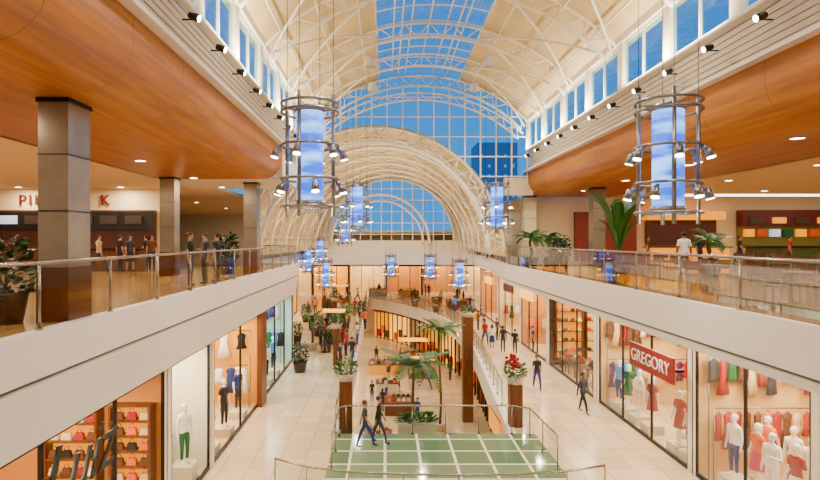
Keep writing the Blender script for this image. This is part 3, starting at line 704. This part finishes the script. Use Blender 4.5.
shop(9.9,1,17.8,25.5,4.8,4.5,mShopW,520,'dress shop',parts=3)
shop(9.9,1,25.9,33.2,4.8,4,mShopR,330,'dark wood shop',parts=3,fm=mBlack)
shop(9.9,1,33.6,40,4.8,4,mShopA,360,'bright shop'); shop(9.9,1,40.3,48,4.8,4,mShopW,360,'bright shop'); shop(9.9,1,48.3,57,4.8,4,mShopA,360,'far bright shop')
shop(9.9,1,5,12.4,4.8,4,mShopW,200,'bright shop')
shop(-5.75,-1,6.5,14.4,4.2,4.5,mShopA,380,'handbag shop'); shop(-5.75,-1,14.6,18.1,4.2,3.5,mWhite,200,'white fashion display',parts=1)
shop(-5.75,-1,18.3,25.5,4.2,4.2,mShopY,440,'yellow shop',parts=2); shop(-5.75,-1,25.8,34.3,4.2,4.2,mShopT,320,'pale teal shop',parts=3,lc=(.9,1,.95))
shop(-9.2,-1,36.6,43.5,4.2,4,mShopA,330,'far shop'); shop(-9.2,-1,43.8,50.5,4.2,4,mShopW,330,'far shop'); shop(-9.2,-1,50.8,57.5,4.2,4,mShopY,330,'far shop')
for k,(x0,x1,m) in enumerate(((-15.5,-10,mShopW),(-9.8,-5,mShopY),(-4.8,0,mShopW),(.2,5,mShopA),(5.2,10,mShopA),(10.2,16,mShopW))):
    g=G(); g.bb(x0,x1,79,79.2,0,4.8); g.bb(x0,x0+.1,75,79,0,4.8); g.bb(x1-.1,x1,75,79,0,4.8); S(g,'wall_back',m,label='interior of a far shop unit',category='wall')
    g=G(); g.bb(x0,x1,75,75.04,.1,4); w=S(g,'window_%d'%wn,mShopG,label='far shop window',category='window'); wn+=1
    gf=G(); 
    for q in range(4): xx=x0+(x1-x0)*q/3; gf.bb(xx-.05,xx+.05,74.9,75.1,0,4)
    gf.bb(x0,x1,74.9,75.1,3.9,4.9); gf.obj('window_frame',[mWhite,mBeam][k%2],parent=w)
    light('AREA',((x0+x1)/2,77,4.6),560,4,(1,.82,.55))
g=G(); g.bb(-24,30,74.8,75,6,8.3); g.bb(-24,30,58.4,75,8.3,8.5); S(g,'wall_back',mCeil,label='cream wall of the far upper gallery',category='wall')
for x in(-6,0,6): light('AREA',(x,66,8.2),250,2)
for y in(24,31,38,45,52,60,68): light('AREA',(-4,y,-.45),260,1.6,(1,.82,.55))
for y in(25,32,40,47): light('AREA',(6.3,y,-.5),150,.6,(1,.8,.5))
# small lit fascia boards over the far shops
for y,X,m in((38,9.75,mWarm),(43.5,9.75,mBeam),(52,9.75,mWarm),(40,-9.1,mRed),(47,-9.1,mWarm),(54,-9.1,mYelE)):
    G().bb(X-.06,X+.06,y-1.6,y+1.6,3.4,4.0).obj('shop_sign_board',m,label='plain lit signboard above a far shopfront',category='sign',group='far shop signboards')
# --- sign GREGORY
r=root('shop_sign',(9.5,19.5,2.7),label='red rectangular shop sign with white GREGORY lettering',category='sign')
G().bb(9.42,9.5,18.0,21.2,2.75,3.62).obj('sign_board',mRed,parent=r)
for yy in(18.2,20.9): G().bb(9.5,9.9,yy,yy+.1,3.1,3.2).obj('bracket',mDark,parent=r)
textmesh('GREGORY',.62,.01,mLetter,'sign_lettering',r,(9.40,19.6,3.18),(pi/2,0,-pi/2))
r=root('shop_sign',(-5.6,10,3.2),label='large handwritten style shop name lettering on the window',category='sign')
textmesh('Luiz',1.5,.02,mBlack,'sign_lettering',r,(-5.66,10.2,3.35),(pi/2,0,pi/2),shear=.4)
r=root('hanging_banner',(5.0,23.5,0),label='bright yellow shop banner with a dark edge beside the wood pillar',category='banner')
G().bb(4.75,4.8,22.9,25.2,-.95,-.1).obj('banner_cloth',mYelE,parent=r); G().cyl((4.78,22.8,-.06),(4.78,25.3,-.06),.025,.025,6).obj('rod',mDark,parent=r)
# --- garments
gt=[]
for k,(w0,w1,L) in enumerate(((.2,.34,1.1),(.22,.28,.7),(.2,.24,.85))):
    b=root('hanging_garment'); b['org']=(0,0,0)
    g=G(); n=10; prof=[(.06,.0),(w0,-.1),(w0*.8,-.3),(w0*.85,-.5),(w1,-L),(w1*.97,-L)]
    g.add([(a*math.cos(2*pi*i/n),.35*a*math.sin(2*pi*i/n)+.01*math.sin(i*3)*(z<-.4),z) for a,z in prof for i in range(n)],[(a*n+i,a*n+(i+1)%n,(a+1)*n+(i+1)%n,(a+1)*n+i) for a in range(5) for i in range(n)],0,True)
    g.obj('cloth',mC[0],parent=b)
    g=G(); g.tube([(-.17,0,-.06),(0,0,.03),(.17,0,-.06)],.01,4,ref=(0,1,0)); g.tube([(0,0,.03),(0,0,.09),(.03,0,.12)],.006,4,ref=(0,1,0)); g.obj('hanger',mMetal,parent=b)
    gt.append(T(b))
def garment(loc,k,ci,rz,s=1):
    o=dup(gt[k],loc,rz,s,label='%s garment on a hanger in the shop'%cn[ci],category='clothing',group='hanging garments')
    for c in o.children:
        if c.name.startswith('cloth'): c.material_slots[0].link='OBJECT'; c.material_slots[0].material=mC[ci]
def rack(x0,x1,y,z,n,rail=True,cs=None,k=None,z0=0,tw=0):
    r=root('clothes_rack',((x0+x1)/2,y,z0),label='steel clothes rack with hanging garments',category='rack')
    G().cyl((x0,y,z),(x1,y,z),.02,.02,6).obj('rail',mMetal,parent=r)
    for x in(x0,x1): G().cyl((x,y,z0),(x,y,z),.02,.02,6).obj('leg',mMetal,parent=r)
    for i in range(n):
        x=x0+(x1-x0)*(i+.5)/n; garment((x,y,z-.12),random.randrange(3) if k is None else k,random.choice(cs or [3,5,9,10,7,8,0,12]),random.uniform(.2,.7))
rack(10.15,13.8,17.0,2.3,12,cs=[3,3,6,8,5,3,0]); rack(10.15,13.8,17.25,3.9,12,cs=[3,5,5,8,6,7,10,1]); rack(11.8,14,15,1.7,8,cs=[9,8,3,2])
rack(10.15,13.8,24.9,2.1,12,cs=[7,11,10,5,3,12,0]); rack(10.15,13.8,25.15,3.9,12,cs=[0,5,8,3,6,10]); rack(11.9,14,21.5,1.7,8,cs=[3,9,7,11]); rack(11.6,14,19.4,1.7,7,cs=[3,0,8])
rack(10.2,13.6,39.4,2,7,cs=[3,8,5]); rack(10.2,13.6,47.4,2,7)
rack(-9.4,-6.2,33.6,2.0,9,cs=[10,11,7,0]); rack(-9.4,-6.4,33.7,3.6,8,cs=[10,2,0,4]); rack(-9.3,-6.1,24.9,3.4,4,cs=[0,10]); rack(-9.3,-6.1,24.6,1.9,6,cs=[8,3,4,10])
def manq(kind,x,y,z,rz,a,b,pl=.35):
    G().bb(x-.32,x+.32,y-.32,y+.32,0,z).obj('display_plinth',mPotW,label='low white display plinth under a mannequin',category='plinth',group='display plinths',origin=(x,y,0))
    person(kind,(x,y,z),rz,a,b,skin=mManq,hair=mManq,shoes=mManq,name='mannequin',cat='mannequin',h=1.05,label='white shop mannequin dressed in %s and %s'%(cn[a],cn[b]))
for x,y,k,rz,a,b in((10.4,13.2,'stand',-1.2,10,5),(10.4,13.9,'lady',-1.4,3,10),(10.35,14.7,'gest',-1.1,10,10),(10.5,15.5,'lady',-1.5,8,9),(10.35,16.3,'stand',-1.3,10,4),(11.2,16.1,'walk',-1,8,5),(11.2,14.4,'gest',-1,10,7),(11.3,15.2,'stand',-1,10,3),(11.2,13.4,'lady',-1,5,3)):
    manq(k,x,y,.5,rz,a,b)
for x,y,k,rz,a,b in((10.4,18.6,'lady',-1.2,9,12),(10.4,19.4,'lady',-1.2,3,3),(10.4,21.4,'lady',-1.2,3,3),(10.4,22.5,'lady',-1.4,10,5),(10.4,23.5,'lady',-1.1,7,7),(10.4,24.4,'stand',-1.1,11,4),(11.3,20.4,'lady',-1,5,8)):
    manq(k,x,y,.35,rz,a,b)
manq('stand',-6.2,17.0,.6,.9,10,7); manq('lady',-6.9,16.2,.3,.7,5,10)
for x,y,a in((-6.2,19.4,8),(-6.2,21.2,0),(-6.2,23.2,4),(-6.2,27,3),(-6.2,28.6,10),(-6.2,30.5,11)): manq('stand',x,y,.3,1,a,0)
bush((-7.3,17.1,0),1.2,'leafy green plant standing beside the mannequin')
def shelf(x0,x1,y,z0,z1,rows,back,item,nper,lab,face=-1,mat=mDWood):
    r=root('display_shelf',((x0+x1)/2,y,z0),label=lab,category='shelf')
    g=G(); g.bb(x0,x1,y,y+.04,z0,z1); g.obj('back_panel',back,parent=r)
    for xx in(x0,x1): G().bb(xx-.03,xx+.03,y-.35,y+.04,z0,z1).obj('side_panel',mat,parent=r)
    for k in range(rows+1):
        zz=z0+(z1-z0)*k/rows; G().bb(x0,x1,y-.35,y,zz-.02,zz+.02).obj('shelf_board',mat,parent=r)
        if k<rows:
            for i in range(nper):
                xx=x0+(x1-x0)*(i+.5)/nper; item((xx,y-.18,zz+.02))
bg_=root('handbag'); bg_['org']=(0,0,0)
g=G(); g.add([(-.13,-.06,0),(.13,-.06,0),(.13,.06,0),(-.13,.06,0),(-.1,-.035,.17),(.1,-.035,.17),(.1,.035,.17),(-.1,.035,.17)],[(3,2,1,0),(4,5,6,7),(0,1,5,4),(1,2,6,5),(2,3,7,6),(3,0,4,7)]); g.obj('bag_body',mC[6],parent=bg_)
G().tube([(-.06,0,.16),(-.05,0,.25),(0,0,.28),(.05,0,.25),(.06,0,.16)],.01,5).obj('handle',mC[6],parent=bg_); T(bg_)
def bag(loc):
    ci=random.choice([6,5,6,8,0,5,10,3,6]); o=dup(bg_,loc,0,label='small %s leather handbag on a shelf'%cn[ci],category='handbag',group='handbags on shop shelves')
    for c in o.children: c.material_slots[0].link='OBJECT'; c.material_slots[0].material=mC[ci]
shelf(-6.95,-5.95,14.2,.6,3.3,7,mYelE,bag,3,'wooden display shelf with lit yellow back and handbags')
shelf(-8.6,-7.3,14.2,.6,3.3,6,mYelE,bag,4,'wooden display shelf with rows of handbags')
shelf(10.2,11.8,33.0,.3,4.4,7,mYelE,bag,4,'dark display shelf with lit back and small goods'); shelf(12,13.6,33.0,.3,3.9,6,mWarm,bag,4,'dark display shelf with lit back and small goods')
for y in(26.8,28.6,30.4,31.9):
    x=10.7; r=root('display_table',(x,y,0),label='small dark display table in the shop window',category='table')
    G().bb(x-.45,x+.45,y-.6,y+.6,.85,.92).obj('table_top',mDWood,parent=r)
    for a in(-.38,.38):
        for b in(-.5,.5): G().bb(x+a-.03,x+a+.03,y+b-.03,y+b+.03,0,.85).obj('leg',mDWood,parent=r)
    for i in range(3): bag((x,y-.4+.4*i,.92))
G().bb(-5.73,-5.5,24.6,25.6,0,4.2).obj('wood_pilaster',mDWood,label='vertical brown wood pilaster between shopfronts',category='pilaster')
# ================= UPPER LEFT COUNTERS =================
r=root('food_counter',(-15,27,6),label='long dark food counter with stone top below lit menu boards',category='counter')
G().bb(-22,-11.8,26.4,27.2,6,7.0).obj('counter_front',mDWood,parent=r); G().bb(-22.1,-11.7,26.3,27.3,7.0,7.08).obj('counter_top',mDark,parent=r)
G().bb(-22,-11.6,27.6,27.95,7.1,9.0).obj('back_bar',mBeam,parent=r)
G().bb(-22,-11.6,27.5,27.6,8.0,8.9).obj('bulkhead',mBlack,parent=r)
mScrD=M('dark_menu_screen',(60,44,36),.3,es=.4)
for k in range(8):
    x=-21.3+k*1.25; G().bb(x-.42,x+.42,27.4,27.5,8.3,8.72).obj('menu_screen',mScreen if k in(1,2) else mScrD,parent=r)
r=root('wall_sign',(-17,27.9,9.5),label='brown red lettering sign high on the cream wall',category='sign')
mSig=M('sign_red_brown',(120,20,20),.5)
textmesh('PIN',.75,.04,mSig,'sign_lettering',r,(-17.9,27.9,9.5),(pi/2,0,0),sp=1.3); textmesh('K',.75,.04,mSig,'sign_lettering',r,(-14.2,27.9,9.5),(pi/2,0,0))
# ================= RIGHT UPPER COUNTERS =================
r=root('food_counter',(17.8,33,6),label='yellow lit food counter with bright canopy',category='counter')
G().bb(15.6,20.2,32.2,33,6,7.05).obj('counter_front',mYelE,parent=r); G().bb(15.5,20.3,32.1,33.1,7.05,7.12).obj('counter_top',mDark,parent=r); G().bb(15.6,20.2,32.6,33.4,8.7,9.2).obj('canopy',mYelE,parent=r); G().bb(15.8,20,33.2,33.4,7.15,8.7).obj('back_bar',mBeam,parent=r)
r=root('food_counter',(24.6,33,6),label='dark red food counter with small menu screens and green tiles',category='counter')
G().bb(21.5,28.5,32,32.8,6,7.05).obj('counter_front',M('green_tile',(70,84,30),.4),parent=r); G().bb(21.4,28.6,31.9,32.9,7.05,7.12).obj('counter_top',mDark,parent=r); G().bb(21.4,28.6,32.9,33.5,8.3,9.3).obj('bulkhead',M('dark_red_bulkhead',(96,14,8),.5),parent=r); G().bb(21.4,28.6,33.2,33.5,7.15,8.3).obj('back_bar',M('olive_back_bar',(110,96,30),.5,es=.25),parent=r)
for k in range(9):
    x=21.9+k*.78; G().bb(x-.28,x+.28,33.0,33.2,7.7,8.15).obj('food_display',[mYelE,mC[8],mScreen,mC[7]][k%4],parent=r)
for k in range(5): x=22.2+k*1.35; G().bb(x-.4,x+.4,32.8,32.9,8.5,8.85).obj('menu_screen',mYelE if k%2 else mScrD,parent=r)
G().bb(11.5,15.2,33.2,33.5,6.2,9.2).obj('wall_panel',M('panel_red_brown',(130,40,10),.5),label='large red-brown wall panel behind the cafe seating',category='panel')
G().bb(17,29.5,31.2,31.3,9.98,10.09).obj('light_band',mWhiteE,label='thin glowing light strip under the gallery ceiling',category='light strip')
ch=root('cafe_chair'); ch['org']=(0,0,0)
G().bb(-.2,.2,-.2,.2,.43,.47).obj('seat',mDWood,parent=ch)
g=G(); g.bb(-.2,.2,.18,.21,.62,.88); g.obj('backrest',mDWood,parent=ch)
for x in(-.18,.18):
    for y in(-.18,.19): G().cyl((x,y,0),(x,y,.43 if y<0 else .86),.014,.014,6).obj('leg',mMetal,parent=ch)
T(ch)
tb=root('cafe_table'); tb['org']=(0,0,0)
G().lathe([(0,.72),(.4,.72),(.4,.75),(0,.75)],20).obj('table_top',mDWood,parent=tb); G().cyl((0,0,.03),(0,0,.72),.035,.035,8).obj('pedestal',mMetal,parent=tb); G().lathe([(0,0),(.25,0),(.25,.03),(0,.03)],16).obj('base',mMetal,parent=tb); T(tb)
for x,y in((9.6,13),(12,14.5),(9.8,16.5),(12.6,17.8),(10.3,20.6),(14.5,20.5),(15.8,18.5),(11,23.5),(16,23),(17.5,26),(13,26.5),(18.5,22.5),(20.5,24.8),(22.5,27),(14.5,15.8),(19.5,28),(24,29),(21.5,22),(24,22)):
    dup(tb,(x,y,6),0,label='round wooden cafe table on a steel pedestal',category='table',group='food court tables')
    for k in range(4):
        a=k*pi/2+random.uniform(-.2,.2)+.5; dup(ch,(x+.66*math.sin(a),y-.66*math.cos(a),6),a+pi,label='small wooden cafe chair with steel legs',category='chair',group='food court chairs')
# ================= KIOSKS =================
def kiosk(loc,w_,d,m,lab,can=True):
    r=root('kiosk',loc,label=lab,category='kiosk'); x,y,z=loc
    G().bb(x-w_/2,x+w_/2,y-d/2,y+d/2,z,z+.9).obj('counter_body',m,parent=r); G().bb(x-w_/2-.05,x+w_/2+.05,y-d/2-.05,y+d/2+.05,z+.9,z+.96).obj('counter_top',mDWood,parent=r)
    G().bb(x-w_/2+.1,x+w_/2-.1,y-d/2+.1,y+d/2-.1,z+.96,z+1.3).obj('display_case',mShopG,parent=r)
    if can:
        for a in(-1,1):
            for b in(-1,1): G().cyl((x+a*(w_/2-.05),y+b*(d/2-.05),z+.96),(x+a*(w_/2-.05),y+b*(d/2-.05),z+2.3),.03,.03,6).obj('post',mMetal,parent=r)
        G().bb(x-w_/2+.2,x+w_/2-.2,y-d/2+.2,y+d/2-.2,z+2.3,z+2.42).obj('canopy',mWarm,parent=r)
    for i in range(5):
        for j in(-.3,.3): bag((x-w_/2+.3+(w_-.6)*i/4,y+j*d,z+.96))
for x,y,z,w_,d,m,cn_ in((-3.7,40,0,2,1.6,mDWood,1),(-4.3,56,0,2.4,2,mYel,0),(-5.5,62,0,3,2,mDWood,1),(3,72,0,2.4,1.4,mYel,0),(-1,74,0,2.4,1.2,mPotW,1),(8,60,0,2.5,2,mDWood,0),(7.9,52,0,1.6,2,mYel,0),(1.0,40,-5,2.0,2,mDWood,0),(3.2,47,-5,2.4,2,mPotW,1),(0,52,-5,3,2,mYel,0),(3.0,56,-5,3,2,mDWood,1),(-.4,33,-5,1.6,1.2,mPotW,0),(.2,45,-5,1.8,1.4,mPotW,0)):
    kiosk((x,y,z),w_,d,m,'freestanding sales kiosk with counter and small goods',cn_)
for x,y in((3.2,29.5),(4.0,33)):
    r=root('curved_bench',(x,y,-5),label='round white bench on the lower level',category='bench')
    G().lathe([(.8,0),(.8,.42),(1.3,.42),(1.3,0)],24,(x,y,-5)).obj('bench_base',mPotW,parent=r); G().lathe([(.75,.42),(.75,.47),(1.35,.47),(1.35,.42)],24,(x,y,-5)).obj('seat',mDWood,parent=r)
def rm(o):
    for c in list(o.children): rm(c)
    bpy.data.objects.remove(o)
for t in templates: rm(t)
for o in bpy.data.objects:
    if 'org' in o: del o['org']
    if 'sk' in o: del o['sk']
cam=bpy.data.cameras.new('camera'); co=bpy.data.objects.new('camera',cam); C.objects.link(co)
co.location=(0,0,EYE); co.rotation_euler=(pi/2,0,0); cam.sensor_width=36; cam.lens=F/820*36; cam.shift_x=25/820; cam.clip_end=500
SC.camera=co
